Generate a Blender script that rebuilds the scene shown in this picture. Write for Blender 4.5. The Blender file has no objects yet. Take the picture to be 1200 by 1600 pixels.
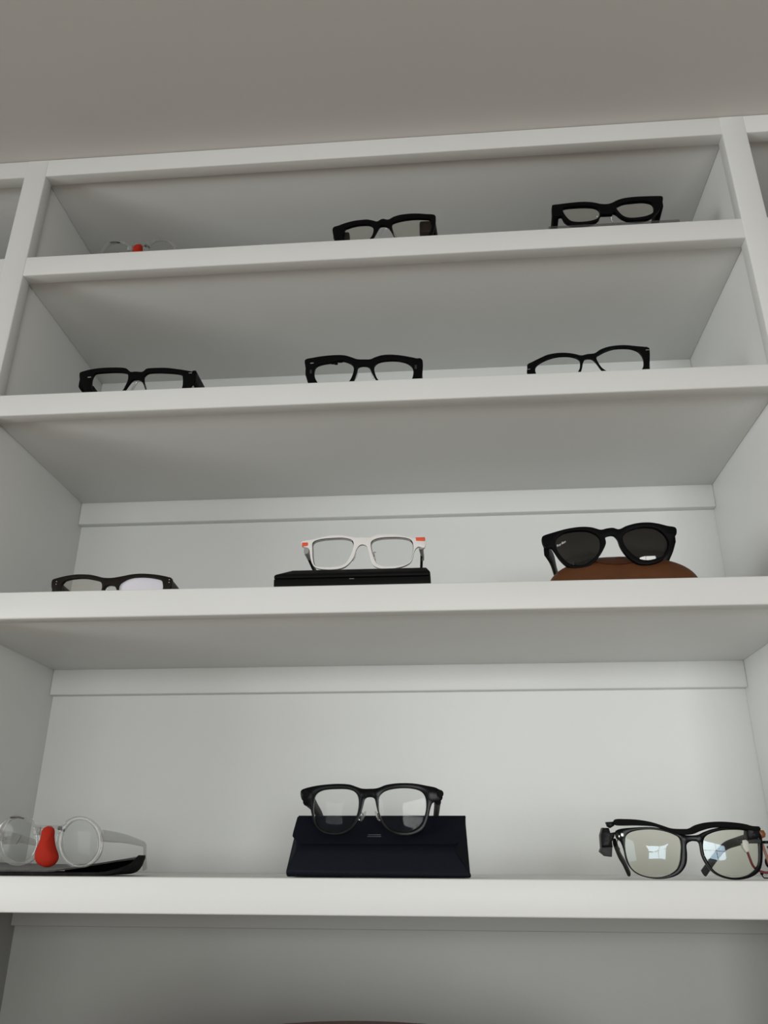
import bpy, bmesh, math, random
from mathutils import Vector, Matrix
C = bpy.context.scene.collection
R = math.radians

# ------------------------------------------------------------------ camera
cam_d = bpy.data.cameras.new('camera'); cam = bpy.data.objects.new('camera', cam_d); C.objects.link(cam)
rt = Vector((0.9967306, 0.08069817, 0.0039887)); up = Vector((0.02851093, -0.39748146, 0.91716717)); fw = Vector((-0.07559915, 0.91405486, 0.39848272))
cam.matrix_world = Matrix(((rt.x, up.x, -fw.x, 0.0438), (rt.y, up.y, -fw.y, -0.85), (rt.z, up.z, -fw.z, 1.42), (0, 0, 0, 1)))
cam_d.sensor_fit = 'VERTICAL'; cam_d.sensor_height = 36.0; cam_d.lens = 36.0*1249.97/1600
cam_d.clip_start = 0.01
bpy.context.scene.camera = cam

# ------------------------------------------------------------------ daylight
sc = bpy.context.scene
w = bpy.data.worlds.new('sky'); sc.world = w; w.use_nodes = True
w.node_tree.nodes['Background'].inputs[0].default_value = (0.62, 0.78, 1.0, 1)
w.node_tree.nodes['Background'].inputs[1].default_value = 1.0
TILT, SPREAD = 20, 120      # daylight falls in from the sky, downwards
def window_light(name, loc, rot, sx, sy, power, col):
    l = bpy.data.lights.new(name, 'AREA'); l.shape = 'RECTANGLE'; l.size = sx; l.size_y = sy
    l.energy = power; l.color = col; l.spread = R(SPREAD)
    o = bpy.data.objects.new(name, l); C.objects.link(o); o.location = loc; o.rotation_euler = rot
    return o
# window openings: on the wall y = YB behind the camera as (x0, x1, z0, z1, power), on the left wall x = XL as (y0, y1, z0, z1, power)
YB = -3.6; XL, XR = -3.0, 3.0
DAY = (0.985, 1.0, 0.975)
WINS = [(-1.7, -0.7, 1.0, 2.0, 10), (0.2, 1.5, 0.9, 2.0, 50)]
LWINS = [(-3.1, -1.2, 0.9, 2.0, 100)]
for (x0, x1, z0, z1, p) in WINS:
    window_light('window_daylight', ((x0+x1)/2, YB-0.24, (z0+z1)/2), (R(90-TILT), 0, 0), x1-x0, z1-z0, p, DAY)
for (y0, y1, z0, z1, p) in LWINS:
    window_light('window_daylight', (XL-0.24, (y0+y1)/2, (z0+z1)/2), (0, R(-90+TILT), 0), z1-z0, y1-y0, p, DAY)
sc.view_settings.view_transform = 'Standard'; sc.view_settings.look = 'None'
sc.view_settings.gamma = 1.0; sc.view_settings.use_curve_mapping = False
sc.view_settings.exposure = -0.74

# ------------------------------------------------------------------ materials
def new_mat(name):
    m = bpy.data.materials.new(name); m.use_nodes = True
    return m, m.node_tree, m.node_tree.nodes['Principled BSDF']
def plain(name, col, rough=0.5, metal=0.0, spec=0.5, noise=0.0, nscale=30.0, bump=0.0, bscale=200.0, coat=0.0, trans=0.0, ior=1.45, sheen=0.0):
    m, nt, b = new_mat(name)
    b.inputs['Base Color'].default_value = (*col, 1); b.inputs['Roughness'].default_value = rough
    b.inputs['Metallic'].default_value = metal; b.inputs['Specular IOR Level'].default_value = spec
    b.inputs['Coat Weight'].default_value = coat; b.inputs['Transmission Weight'].default_value = trans
    b.inputs['IOR'].default_value = ior; b.inputs['Sheen Weight'].default_value = sheen
    tc = nt.nodes.new('ShaderNodeTexCoord')
    if noise:
        n = nt.nodes.new('ShaderNodeTexNoise'); n.inputs['Scale'].default_value = nscale; n.inputs['Detail'].default_value = 5
        r = nt.nodes.new('ShaderNodeValToRGB')
        r.color_ramp.elements[0].position = 0.3; r.color_ramp.elements[1].position = 0.7
        r.color_ramp.elements[0].color = (*[c*(1-noise) for c in col], 1); r.color_ramp.elements[1].color = (*[min(1, c*(1+noise)) for c in col], 1)
        nt.links.new(tc.outputs['Object'], n.inputs['Vector']); nt.links.new(n.outputs['Fac'], r.inputs['Fac']); nt.links.new(r.outputs['Color'], b.inputs['Base Color'])
    if bump:
        n = nt.nodes.new('ShaderNodeTexNoise'); n.inputs['Scale'].default_value = bscale; n.inputs['Detail'].default_value = 4
        bp = nt.nodes.new('ShaderNodeBump'); bp.inputs['Strength'].default_value = bump; bp.inputs['Distance'].default_value = 0.001
        nt.links.new(tc.outputs['Object'], n.inputs['Vector']); nt.links.new(n.outputs['Fac'], bp.inputs['Height']); nt.links.new(bp.outputs['Normal'], b.inputs['Normal'])
    return m
def lens_mat(name, tint=(0.97, 0.975, 0.97), boost=1.0, rcol=(1, 1, 1), ior=1.5, milk_or_reflection=0.0, milk_or_reflection_col=(.8, .8, .85)):
    m = bpy.data.materials.new(name); m.use_nodes = True; nt = m.node_tree; nt.nodes.clear()
    o = nt.nodes.new('ShaderNodeOutputMaterial'); t = nt.nodes.new('ShaderNodeBsdfTransparent'); g = nt.nodes.new('ShaderNodeBsdfGlossy')
    lw = nt.nodes.new('ShaderNodeLayerWeight'); lw.inputs['Blend'].default_value = 0.5
    pw = nt.nodes.new('ShaderNodeMath'); pw.operation = 'POWER'; pw.inputs[1].default_value = 5.0
    f = nt.nodes.new('ShaderNodeMath'); f.operation = 'MULTIPLY_ADD'; r0 = ((ior-1)/(ior+1))**2; f.inputs[1].default_value = 1-r0; f.inputs[2].default_value = r0
    nt.links.new(lw.outputs['Facing'], pw.inputs[0]); nt.links.new(pw.outputs[0], f.inputs[0])
    mu = nt.nodes.new('ShaderNodeMath'); mu.operation = 'MULTIPLY'; mu.inputs[1].default_value = boost; mu.use_clamp = True
    mx = nt.nodes.new('ShaderNodeMixShader'); t.inputs[0].default_value = (*tint, 1); g.inputs[0].default_value = (*rcol, 1); g.inputs['Roughness'].default_value = 0.0
    nt.links.new(f.outputs[0], mu.inputs[0]); nt.links.new(mu.outputs[0], mx.inputs[0])
    if milk_or_reflection:
        d = nt.nodes.new('ShaderNodeBsdfDiffuse'); d.inputs[0].default_value = (*milk_or_reflection_col, 1); m2 = nt.nodes.new('ShaderNodeMixShader'); m2.inputs[0].default_value = milk_or_reflection
        nt.links.new(t.outputs[0], m2.inputs[1]); nt.links.new(d.outputs[0], m2.inputs[2]); nt.links.new(m2.outputs[0], mx.inputs[1])
    else: nt.links.new(t.outputs[0], mx.inputs[1])
    nt.links.new(g.outputs[0], mx.inputs[2]); nt.links.new(mx.outputs[0], o.inputs[0])
    return m
M = {}
M['paint'] = plain('white_semigloss_paint', (0.78, 0.785, 0.77), 0.42, spec=0.35, noise=0.015, nscale=6, bump=0.25, bscale=90)
M['ceil'] = plain('ceiling_paint', (0.70, 0.685, 0.66), 0.9, spec=0.2, noise=0.01, nscale=4, bump=0.1, bscale=150)
M['shadepaint'] = plain('shade_darkened_semigloss_paint', (0.40, 0.40, 0.38), 0.45, spec=0.3, noise=0.02, nscale=6, bump=0.25, bscale=90)  # bookcase paint darkened in colour to stand in for shade below the bottom shelf
M['wall'] = plain('wall_paint', (0.66, 0.65, 0.62), 0.85, spec=0.2, bump=0.1, bscale=120)
M['black'] = plain('black_acetate', (0.003, 0.003, 0.0034), 0.45, spec=0.07)
M['glossblack'] = plain('glossy_black_acetate', (0.003, 0.003, 0.0036), 0.2, spec=0.12)
M['matteblack'] = plain('matte_black_plastic', (0.004, 0.004, 0.004), 0.6, spec=0.08)
M['tape'] = plain('black_tape', (0.003, 0.003, 0.004), 0.35, spec=0.15, bump=0.8, bscale=160)
M['brown'] = plain('dark_brown_acetate', (0.013, 0.010, 0.008), 0.45, spec=0.12)
M['redbrown'] = plain('dark_reddish_housing', (0.012, 0.006, 0.0045), 0.4, spec=0.2)
M['greyarm'] = plain('dark_grey_rubber', (0.035, 0.035, 0.036), 0.5, spec=0.2)
M['white'] = plain('white_frame_plastic', (0.80, 0.78, 0.76), 0.4)
M['greyplastic'] = plain('grey_plastic', (0.33, 0.33, 0.32), 0.45)
M['midgrey'] = plain('mid_grey_plastic', (0.16, 0.16, 0.155), 0.5)
M['orange'] = plain('orange_plastic', (0.80, 0.10, 0.035), 0.5)
M['red'] = plain('red_silicone', (0.40, 0.022, 0.010), 0.75, spec=0.2, bump=0.3, bscale=900)
M['clear'] = lens_mat('clear_crystal_plastic', tint=(0.84, 0.84, 0.83), boost=0.9, milk_or_reflection=0.16, milk_or_reflection_col=(0.6, 0.59, 0.57))
M['clearpad'] = lens_mat('clear_silicone', tint=(0.90, 0.90, 0.90), boost=1.6, milk_or_reflection=0.12, milk_or_reflection_col=(0.7, 0.7, 0.7))
M['acrylic'] = lens_mat('clear_acrylic_block', tint=(0.72, 0.72, 0.71), boost=1.0, milk_or_reflection=0.10, milk_or_reflection_col=(0.3, 0.3, 0.3))
M['lens'] = lens_mat('clear_lens', boost=0.12)
M['arlens'] = lens_mat('coated_lens', tint=(0.955, 0.95, 0.90), boost=0.55, rcol=(0.62, 0.80, 1.0))
M['warmlens'] = lens_mat('warm_clear_lens', tint=(0.94, 0.93, 0.90), boost=0.5)
M['reflectlens'] = lens_mat('painted_reflection_lens', tint=(0.95, 0.95, 1.0), boost=1.5, milk_or_reflection=0.75, milk_or_reflection_col=(0.93, 0.90, 0.97))  # pale diffuse fill stands in for a bright reflection on the lens
M['sunlens'] = lens_mat('dark_grey_sun_lens', tint=(0.13, 0.125, 0.118), boost=1.2, rcol=(1, .98, .95))
M['steel'] = plain('silver_metal', (0.75, 0.74, 0.72), 0.3, metal=1.0)
M['navy'] = plain('navy_leatherette', (0.0042, 0.0052, 0.0105), 0.5, spec=0.14, bump=0.35, bscale=1400)
M['navyedge'] = plain('navy_edge', (0.02, 0.022, 0.034), 0.5)
M['navylogo'] = plain('debossed_grey_foil', (0.035, 0.038, 0.05), 0.4)
M['caseblack'] = plain('black_case_leatherette', (0.003, 0.003, 0.003), 0.45, spec=0.12, bump=0.25, bscale=1200)
M['tan'] = plain('brown_leather', (0.100, 0.036, 0.013), 0.55, spec=0.2, noise=0.12, nscale=40, bump=0.3, bscale=900)
M['tandark'] = plain('dark_brown_leather', (0.062, 0.020, 0.008), 0.5, spec=0.3, bump=0.3, bscale=900)
M['felt'] = plain('charcoal_felt', (0.075, 0.073, 0.070), 0.95, spec=0.1, noise=0.3, nscale=120, bump=0.8, bscale=900, sheen=0.3)
M['feltdark'] = plain('dark_felt_edge', (0.016, 0.016, 0.016), 0.95, spec=0.1, noise=0.3, nscale=120, bump=0.8, bscale=900)
M['feltin'] = plain('black_lining', (0.006, 0.006, 0.006), 0.95, spec=0.05)
M['conn'] = plain('milky_connector_plastic', (0.52, 0.52, 0.48), 0.45)
M['wire'] = plain('dark_red_cable', (0.16, 0.022, 0.03), 0.4)
M['orangebrown'] = plain('amber_brown_film', (0.22, 0.065, 0.012), 0.4, spec=0.5)
M['floorwood'] = plain('oak_floor', (0.26, 0.185, 0.125), 0.5, noise=0.25, nscale=8)
M['chair'] = plain('oxblood_leather', (0.10, 0.022, 0.012), 0.42, noise=0.15, nscale=20, bump=0.3, bscale=300)
M['ink'] = plain('white_print', (0.75, 0.75, 0.75), 0.5)
M['windowframe'] = plain('white_window_frame', (0.8, 0.8, 0.79), 0.4)
M['glasspane'] = lens_mat('window_glass', tint=(0.97, 0.98, 0.98))

# ------------------------------------------------------------------ helpers
def finish(name, bm, mat, parent=None, sharp=35):
    me = bpy.data.meshes.new(name)
    bmesh.ops.recalc_face_normals(bm, faces=bm.faces[:])
    bm.to_mesh(me); bm.free()
    for p in me.polygons: p.use_smooth = True
    me.set_sharp_from_angle(angle=R(sharp))
    for mm in (mat if isinstance(mat, (list, tuple)) else [mat]): me.materials.append(mm)
    o = bpy.data.objects.new(name, me); C.objects.link(o)
    if parent: o.parent = parent
    return o
def struct(o):
    o['kind'] = 'structure'; return o
def thing(name, label, cat, loc=(0, 0, 0), rz=0, group=None):
    o = bpy.data.objects.new(name, None); C.objects.link(o); o.empty_display_size = 0.02
    o.location = loc; o.rotation_euler = (0, 0, rz); o['label'] = label; o['category'] = cat
    if group: o['group'] = group
    return o
def add_box(bm, x0, x1, y0, y1, z0, z1, bev=0.0, seg=2):
    vs = [bm.verts.new(p) for p in ((x0,y0,z0),(x1,y0,z0),(x1,y1,z0),(x0,y1,z0),(x0,y0,z1),(x1,y0,z1),(x1,y1,z1),(x0,y1,z1))]
    fs = [bm.faces.new([vs[i] for i in f]) for f in ((0,3,2,1),(4,5,6,7),(0,1,5,4),(1,2,6,5),(2,3,7,6),(3,0,4,7))]
    if bev:
        es = list({e for f in fs for e in f.edges})
        bmesh.ops.bevel(bm, geom=es, offset=bev, segments=seg, profile=0.5, affect='EDGES')
def box(name, mat, x0, x1, y0, y1, z0, z1, bev=0.0, parent=None):
    bm = bmesh.new(); add_box(bm, x0, x1, y0, y1, z0, z1, bev); return finish(name, bm, mat, parent, 50)
def crom(pts, step=0.0012, closed=True):
    """smooth curve through points (2D or 3D), resampled"""
    n = len(pts); out = []; P = [Vector(p) for p in pts]
    rng = range(n if closed else n-1)
    for i in rng:
        if closed: a, b, c, d = P[(i-1) % n], P[i], P[(i+1) % n], P[(i+2) % n]
        else: a, b, c, d = P[max(i-1, 0)], P[i], P[i+1], P[min(i+2, n-1)]
        k = max(1, int((c-b).length/step))
        for j in range(k):
            t = j/k
            out.append(0.5*((2*b)+(c-a)*t+(2*a-5*b+4*c-d)*t*t+(3*b-a-3*c+d)*t**3))
    if not closed: out.append(P[-1])
    return out
def plate_bm(outer, holes, yf, thick, bev=0.0007, seg=2, smooth=True, step=0.0013):
    """solid plate: outline and holes given in x/z metres, front face on y = yf(x, z)"""
    bm = bmesh.new(); loops = []
    for L in [outer]+holes:
        pts = crom(L, step) if smooth else [Vector(p) for p in L]
        vs = [bm.verts.new((p[0], 0, p[1])) for p in pts]
        loops.append(vs)
        for i in range(len(vs)): bm.edges.new((vs[i], vs[(i+1) % len(vs)]))
    bmesh.ops.triangle_fill(bm, edges=bm.edges[:], use_dissolve=False, use_beauty=True, normal=(0, -1, 0))
    front = bm.faces[:]
    ret = bmesh.ops.extrude_face_region(bm, geom=front)
    nv = [g for g in ret['geom'] if isinstance(g, bmesh.types.BMVert)]
    for v in nv: v.co.y += thick
    bmesh.ops.recalc_face_normals(bm, faces=bm.faces[:])
    if bev:
        es = [e for e in bm.edges if len(e.link_faces) == 2 and abs(e.link_faces[0].normal.dot(e.link_faces[1].normal)) < 0.3
              and (abs(e.link_faces[0].normal.y) > 0.9) != (abs(e.link_faces[1].normal.y) > 0.9)]
        bmesh.ops.bevel(bm, geom=es, offset=bev, segments=seg, profile=0.5, affect='EDGES', clamp_overlap=True)
    for v in bm.verts: v.co.y += yf(v.co.x, v.co.z)
    return bm
def dome_bm(outer, yf, d, thick, rings=8, step=0.0015, grow=1.0):
    """lens: outline in x/z, front on yf, bulging d towards -y at its middle"""
    pts = crom(outer, step); n = len(pts)
    c = sum((Vector((p[0], p[1])) for p in pts), Vector((0, 0)))/n
    bm = bmesh.new(); sheets = []
    for s, off in ((0, 0), (1, thick)):
        rows = []
        for r in range(rings):
            k = (1-r/rings)*grow
            row = []
            for p in pts:
                x = c.x+(p[0]-c.x)*k; z = c.y+(p[1]-c.y)*k
                row.append(bm.verts.new((x, yf(x, z)+off-d*(1-min(1, k*k)), z)))
            rows.append(row)
        m = bm.verts.new((c.x, yf(c.x, c.y)+off-d, c.y))
        for r in range(rings-1):
            for i in range(n):
                bm.faces.new((rows[r][i], rows[r][(i+1) % n], rows[r+1][(i+1) % n], rows[r+1][i]))
        for i in range(n): bm.faces.new((rows[-1][i], rows[-1][(i+1) % n], m))
        sheets.append(rows[0])
    for i in range(n): bm.faces.new((sheets[0][i], sheets[0][(i+1) % n], sheets[1][(i+1) % n], sheets[1][i]))
    return bm
def sweep_bm(bm, sec, nseg=12, power=3.0, up=(0, 0, 1)):
    """sec: list of (x, y, z, half_height, half_width): rounded bar along a path"""
    P = crom([s[:3] for s in sec], 0.004, False) if len(sec) > 2 else [Vector(s[:3]) for s in sec]
    # parameter for the sizes by nearest arc length
    def sizes(i):
        # interpolate along cumulative chord of the control points
        t = cum[i]/cum[-1]*tot
        for j in range(len(sec)-1):
            if t <= ct[j+1] or j == len(sec)-2:
                f = min(1, max(0, (t-ct[j])/max(1e-9, ct[j+1]-ct[j])))
                return sec[j][3]*(1-f)+sec[j+1][3]*f, sec[j][4]*(1-f)+sec[j+1][4]*f
    cum = [0]
    for a, b in zip(P, P[1:]): cum.append(cum[-1]+(b-a).length)
    ct = [0]
    for a, b in zip(sec, sec[1:]): ct.append(ct[-1]+(Vector(b[:3])-Vector(a[:3])).length)
    tot = ct[-1]; rings = []; upv = Vector(up)
    for i, p in enumerate(P):
        d = (P[min(i+1, len(P)-1)]-P[max(i-1, 0)]).normalized()
        s = d.cross(upv); s = s.normalized() if s.length > 0.15 else Vector((1, 0, 0))
        u = s.cross(d).normalized(); hh, hw = sizes(i); ring = []
        for k in range(nseg):
            a = 2*math.pi*(k+0.5)/nseg; ca, sa = math.cos(a), math.sin(a)
            q = (abs(ca)**power+abs(sa)**power)**(-1/power)
            ring.append(bm.verts.new(p+s*hw*ca*q+u*hh*sa*q))
        rings.append(ring)
    for a, b in zip(rings, rings[1:]):
        for k in range(nseg): bm.faces.new((a[k], a[(k+1) % nseg], b[(k+1) % nseg], b[k]))
    bm.faces.new(rings[0]); bm.faces.new(rings[-1][::-1])
def sweep(name, mat, sec, parent=None, nseg=12, power=3.0, up=(0, 0, 1)):
    bm = bmesh.new(); sweep_bm(bm, sec, nseg, power, up); return finish(name, bm, mat, parent, 50)
def tube(name, mat, pts, r, parent=None):
    return sweep(name, mat, [(*p, r, r) for p in pts], parent, 10, 2.0)
def ellipsoid(name, mat, loc, rad, rot=(0, 0, 0), parent=None):
    bm = bmesh.new(); bmesh.ops.create_uvsphere(bm, u_segments=16, v_segments=10, radius=1.0)
    mt = Matrix.Translation(loc) @ (Matrix.Rotation(rot[2], 4, 'Z') @ Matrix.Rotation(rot[1], 4, 'Y') @ Matrix.Rotation(rot[0], 4, 'X')) @ Matrix.Diagonal((*rad, 1))
    bmesh.ops.transform(bm, matrix=mt, verts=bm.verts[:]); return finish(name, bm, mat, parent, 80)
ZS = dict(s1t=2.1996, s2t=1.9718, s3t=1.7029, s4t=1.4033)
DATA = {
 'i2': {'sh': 's1t','xc': -0.0253,'y0': 0.02,'ty': -0.1,'o': [(-79.8,52.7),(-70.3,55.8),(-60.4,57.6),(-48.8,58.3),(-39.0,57.6),(-29.1,56.2),(-21.8,53.2),(-14.8,49.8),(-9.7,52.3),(-5.7,52.8),(-0.9,50.8),(2.8,50.8),(9.5,54.4),(19.1,56.5),(31.8,56.8),(42.9,56.0),(53.9,54.1),(66.8,51.4),(68.1,40.7),(65.1,22.7),(60.2,12.6),(51.5,4.6),(40.6,0.2),(28.2,0.2),(17.3,4.4),(12.6,14.3),(8.7,22.4),(4.0,33.2),(-0.0,39.0),(-5.6,41.3),(-10.4,40.8),(-13.6,35.2),(-17.5,26.9),(-23.1,19.0),(-31.8,11.5),(-44.6,10.7),(-59.4,15.6),(-70.2,21.8),(-76.3,30.7)],'h': [[(-61.0,47.0),(-57.7,48.6),(-48.7,50.0),(-38.8,49.7),(-29.0,48.0),(-23.3,45.3),(-20.1,40.6),(-20.0,31.4),(-23.1,22.9),(-31.8,14.9),(-44.7,14.9),(-57.9,20.5),(-63.9,33.4)],[(6.7,39.9),(8.7,44.3),(15.9,46.5),(27.0,47.9),(39.6,48.0),(52.2,46.8),(60.8,44.2),(63.0,34.9),(60.4,23.0),(54.8,13.7),(43.8,5.1),(28.2,4.9),(15.8,9.2),(9.5,21.3)]]},
 'i3': {'sh': 's1t','xc': 0.2788,'y0': 0.02,'ty': -0.03,'o': [(-72.2,65.2),(-70.0,66.6),(-59.7,66.1),(-43.7,65.5),(-27.9,64.2),(-15.5,61.1),(-6.3,57.4),(3.2,56.4),(9.8,58.5),(16.6,62.2),(26.5,65.2),(39.6,66.7),(55.8,67.5),(77.9,68.2),(79.7,66.5),(78.0,57.1),(73.3,46.3),(66.4,36.7),(57.4,29.3),(47.4,25.7),(36.2,25.0),(25.4,27.2),(18.1,32.5),(12.5,39.6),(9.5,40.9),(6.1,38.5),(-5.0,38.8),(-8.2,38.5),(-12.1,30.6),(-18.9,26.2),(-28.5,24.4),(-41.0,25.4),(-50.2,28.0),(-57.4,35.7),(-60.6,44.9),(-66.2,44.6),(-72.2,49.5),(-73.0,55.0)],'h': [[(-58.3,57.2),(-53.8,59.5),(-44.3,59.2),(-28.5,57.6),(-17.6,55.2),(-11.6,51.6),(-9.0,46.0),(-10.2,37.7),(-14.4,31.9),(-23.3,29.3),(-35.9,29.3),(-46.7,32.0),(-52.5,37.9),(-57.1,48.4)],[(13.3,50.1),(17.3,54.1),(25.7,57.8),(38.7,59.3),(51.7,60.0),(61.1,57.8),(64.6,53.6),(64.8,46.2),(61.7,37.7),(53.0,32.5),(41.6,30.0),(30.4,29.6),(22.8,32.6),(17.2,39.3)]]},
 'i4': {'sh': 's2t','xc': -0.3541,'y0': 0.02,'ty': 0.0,'o': [(-86.4,47.0),(-81.5,49.3),(-68.5,50.9),(-53.7,51.1),(-37.1,50.0),(-24.3,48.5),(-18.7,46.5),(-14.6,42.6),(-11.7,41.0),(-5.6,41.2),(2.4,40.2),(5.6,42.1),(9.5,45.3),(21.5,45.9),(35.3,45.7),(52.5,43.4),(66.1,41.0),(72.7,39.3),(75.3,33.0),(72.9,23.0),(67.8,15.9),(63.5,9.6),(56.9,2.6),(44.0,0.2),(23.7,1.0),(14.5,6.2),(11.0,13.1),(6.3,23.1),(1.3,28.3),(-4.1,29.5),(-8.4,28.8),(-12.1,24.0),(-17.7,13.5),(-23.4,5.3),(-37.1,2.9),(-53.6,5.2),(-62.9,11.2),(-74.2,17.1),(-80.9,29.0),(-84.8,37.6)],'h': [[(-65.1,41.4),(-61.9,44.2),(-49.0,44.1),(-34.3,43.3),(-23.4,41.8),(-17.8,39.8),(-15.5,36.2),(-14.9,29.2),(-16.9,20.4),(-20.2,12.7),(-29.0,7.4),(-46.9,7.9),(-58.4,11.6),(-64.9,22.9),(-66.7,34.1)],[(6.5,31.0),(7.7,35.4),(12.1,38.8),(24.0,39.5),(36.0,38.9),(48.0,37.9),(54.9,36.4),(57.7,33.4),(59.1,24.5),(59.0,15.7),(54.8,6.8),(40.1,4.2),(23.2,5.1),(14.0,9.5),(9.4,19.0)]]},
 'i5': {'sh': 's2t','xc': -0.0543,'y0': 0.018,'ty': 0.0,'o': [(-78.9,50.7),(-67.7,52.5),(-53.9,53.3),(-38.5,53.1),(-26.6,51.6),(-18.1,48.3),(-9.6,44.4),(0.4,43.4),(7.9,43.4),(13.7,46.2),(23.7,49.3),(37.0,49.7),(50.2,48.1),(63.4,45.4),(74.6,42.8),(74.7,24.8),(72.9,13.2),(67.9,7.1),(56.5,1.8),(41.8,0.2),(27.2,1.7),(19.0,8.4),(15.7,12.0),(9.8,23.8),(6.4,31.7),(2.2,34.3),(-3.6,34.6),(-8.1,32.5),(-10.1,23.8),(-14.8,10.6),(-23.7,2.9),(-37.0,1.4),(-52.1,3.5),(-62.6,10.5),(-73.0,14.3),(-76.3,30.4),(-78.5,40.6)],'h': [[(-65.6,33.9),(-62.9,39.5),(-55.2,42.0),(-45.0,42.8),(-33.2,44.2),(-26.4,43.6),(-17.9,39.0),(-14.1,32.8),(-14.6,23.1),(-19.8,10.9),(-30.4,4.7),(-43.8,5.2),(-56.5,8.1),(-62.8,16.9),(-65.8,26.1)],[(12.6,30.5),(14.7,36.3),(20.4,40.1),(32.0,41.8),(43.6,41.4),(53.5,38.9),(60.0,34.1),(62.9,27.3),(62.3,16.7),(58.2,9.3),(46.7,3.3),(33.7,2.8),(23.9,5.9),(17.3,12.9),(14.0,21.7)]]},
 'i6': {'sh': 's2t','xc': 0.2308,'y0': 0.026,'ty': -0.22,'o': [(-73.1,44.7),(-66.8,46.9),(-56.9,50.1),(-47.2,52.5),(-36.0,52.2),(-25.1,50.0),(-14.5,45.9),(-7.0,42.0),(0.9,42.3),(9.4,42.0),(16.8,46.1),(26.4,48.6),(37.3,48.9),(48.0,47.7),(60.1,44.6),(73.6,41.0),(75.5,37.4),(74.2,24.1),(71.9,12.1),(67.6,4.8),(53.2,0.2),(36.6,1.2),(23.6,7.2),(15.4,16.4),(10.3,26.9),(6.3,33.5),(1.8,35.7),(-2.9,35.3),(-5.7,30.0),(-8.1,20.9),(-12.7,13.6),(-27.0,9.5),(-43.9,12.3),(-59.2,18.7),(-69.9,25.2),(-74.5,32.2),(-73.7,39.9)],'h': [[(-64.1,34.2),(-61.7,39.5),(-54.2,44.0),(-44.4,46.4),(-34.9,46.8),(-24.0,44.8),(-14.9,40.8),(-9.9,35.8),(-9.2,29.8),(-11.1,21.5),(-17.2,14.5),(-31.3,14.0),(-46.7,17.5),(-58.9,22.3),(-63.3,27.2)],[(11.1,35.4),(16.1,39.4),(24.2,42.8),(33.8,44.7),(44.5,43.9),(53.6,41.7),(60.8,37.2),(64.7,31.0),(66.4,22.2),(64.8,12.9),(58.6,5.8),(44.6,4.2),(29.8,7.9),(18.4,15.9),(13.2,25.4)]]},
 'i7': {'sh': 's3t','xc': -0.3664,'y0': 0.055,'ty': 0.02,'o': [(-78.3,34.3),(-74.7,35.7),(-67.5,37.3),(-58.5,38.8),(-47.6,39.7),(-38.4,39.5),(-29.3,38.7),(-21.0,36.9),(-12.7,34.6),(-5.5,33.8),(1.4,34.0),(8.2,35.1),(15.0,36.4),(23.3,38.1),(35.2,39.1),(48.8,38.5),(60.8,36.9),(69.3,35.1),(72.4,34.1),(73.6,29.8),(73.2,22.7),(69.3,19.9),(64.6,17.0),(61.6,9.8),(48.9,0.3),(32.1,0.2),(19.1,5.9),(10.8,16.0),(8.1,17.7),(5.8,21.7),(2.9,24.0),(-1.6,24.9),(-5.9,24.1),(-8.1,21.5),(-9.2,17.5),(-12.9,7.0),(-28.3,0.2),(-46.4,3.4),(-60.8,12.3),(-69.5,16.8),(-74.6,19.7),(-77.5,24.3),(-78.6,29.8)],'h': [[(-61.9,32.0),(-59.3,33.2),(-52.2,34.5),(-43.1,35.0),(-34.0,34.6),(-24.8,32.8),(-17.4,30.8),(-13.5,28.3),(-11.7,25.1),(-11.5,18.0),(-15.8,11.2),(-28.6,5.0),(-46.7,7.3),(-58.3,16.0),(-63.6,20.9),(-64.8,27.2)],[(9.7,21.2),(10.8,25.7),(14.3,28.8),(19.9,32.0),(27.3,33.9),(37.5,34.4),(47.7,33.8),(57.1,32.1),(61.1,30.4),(62.6,27.7),(63.7,19.8),(59.9,11.5),(48.6,5.0),(31.8,4.9),(18.8,9.9),(11.1,17.0)]]},
 'i8': {'sh': 's3t','xc': -0.0526,'y0': 0.022,'ty': -0.03,'o': [(-74.6,65.0),(-60.3,66.7),(-43.4,69.7),(-28.4,69.7),(-17.2,67.7),(-9.7,65.4),(-2.3,65.7),(6.9,64.7),(14.2,67.8),(26.9,68.5),(39.7,67.9),(52.4,64.8),(63.2,62.9),(71.9,61.0),(73.1,56.2),(71.2,51.3),(64.9,52.8),(60.3,48.3),(57.5,37.8),(53.9,32.1),(45.0,27.9),(32.4,25.6),(21.7,25.8),(12.7,29.8),(9.0,36.6),(7.1,46.2),(4.2,54.1),(-0.4,56.6),(-4.9,55.4),(-8.5,49.7),(-11.1,41.2),(-16.4,33.7),(-23.6,28.7),(-36.4,27.1),(-51.3,29.0),(-59.0,33.4),(-62.7,42.4),(-65.5,55.3),(-72.9,58.5)],'h': [[(-61.6,60.9),(-58.3,64.6),(-48.9,66.4),(-35.8,66.7),(-22.7,65.9),(-13.4,62.6),(-11.4,56.7),(-13.1,48.0),(-16.6,39.5),(-21.9,33.0),(-32.9,30.4),(-47.7,30.7),(-57.1,33.3),(-60.3,42.2),(-61.3,54.0)],[(8.8,57.8),(11.5,61.6),(19.7,64.3),(32.4,65.0),(45.1,64.5),(55.1,61.9),(58.6,56.1),(58.5,46.4),(55.7,35.9),(50.3,31.1),(37.8,28.9),(25.3,28.9),(16.2,32.6),(11.6,42.3),(9.2,52.0)]]},
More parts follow.
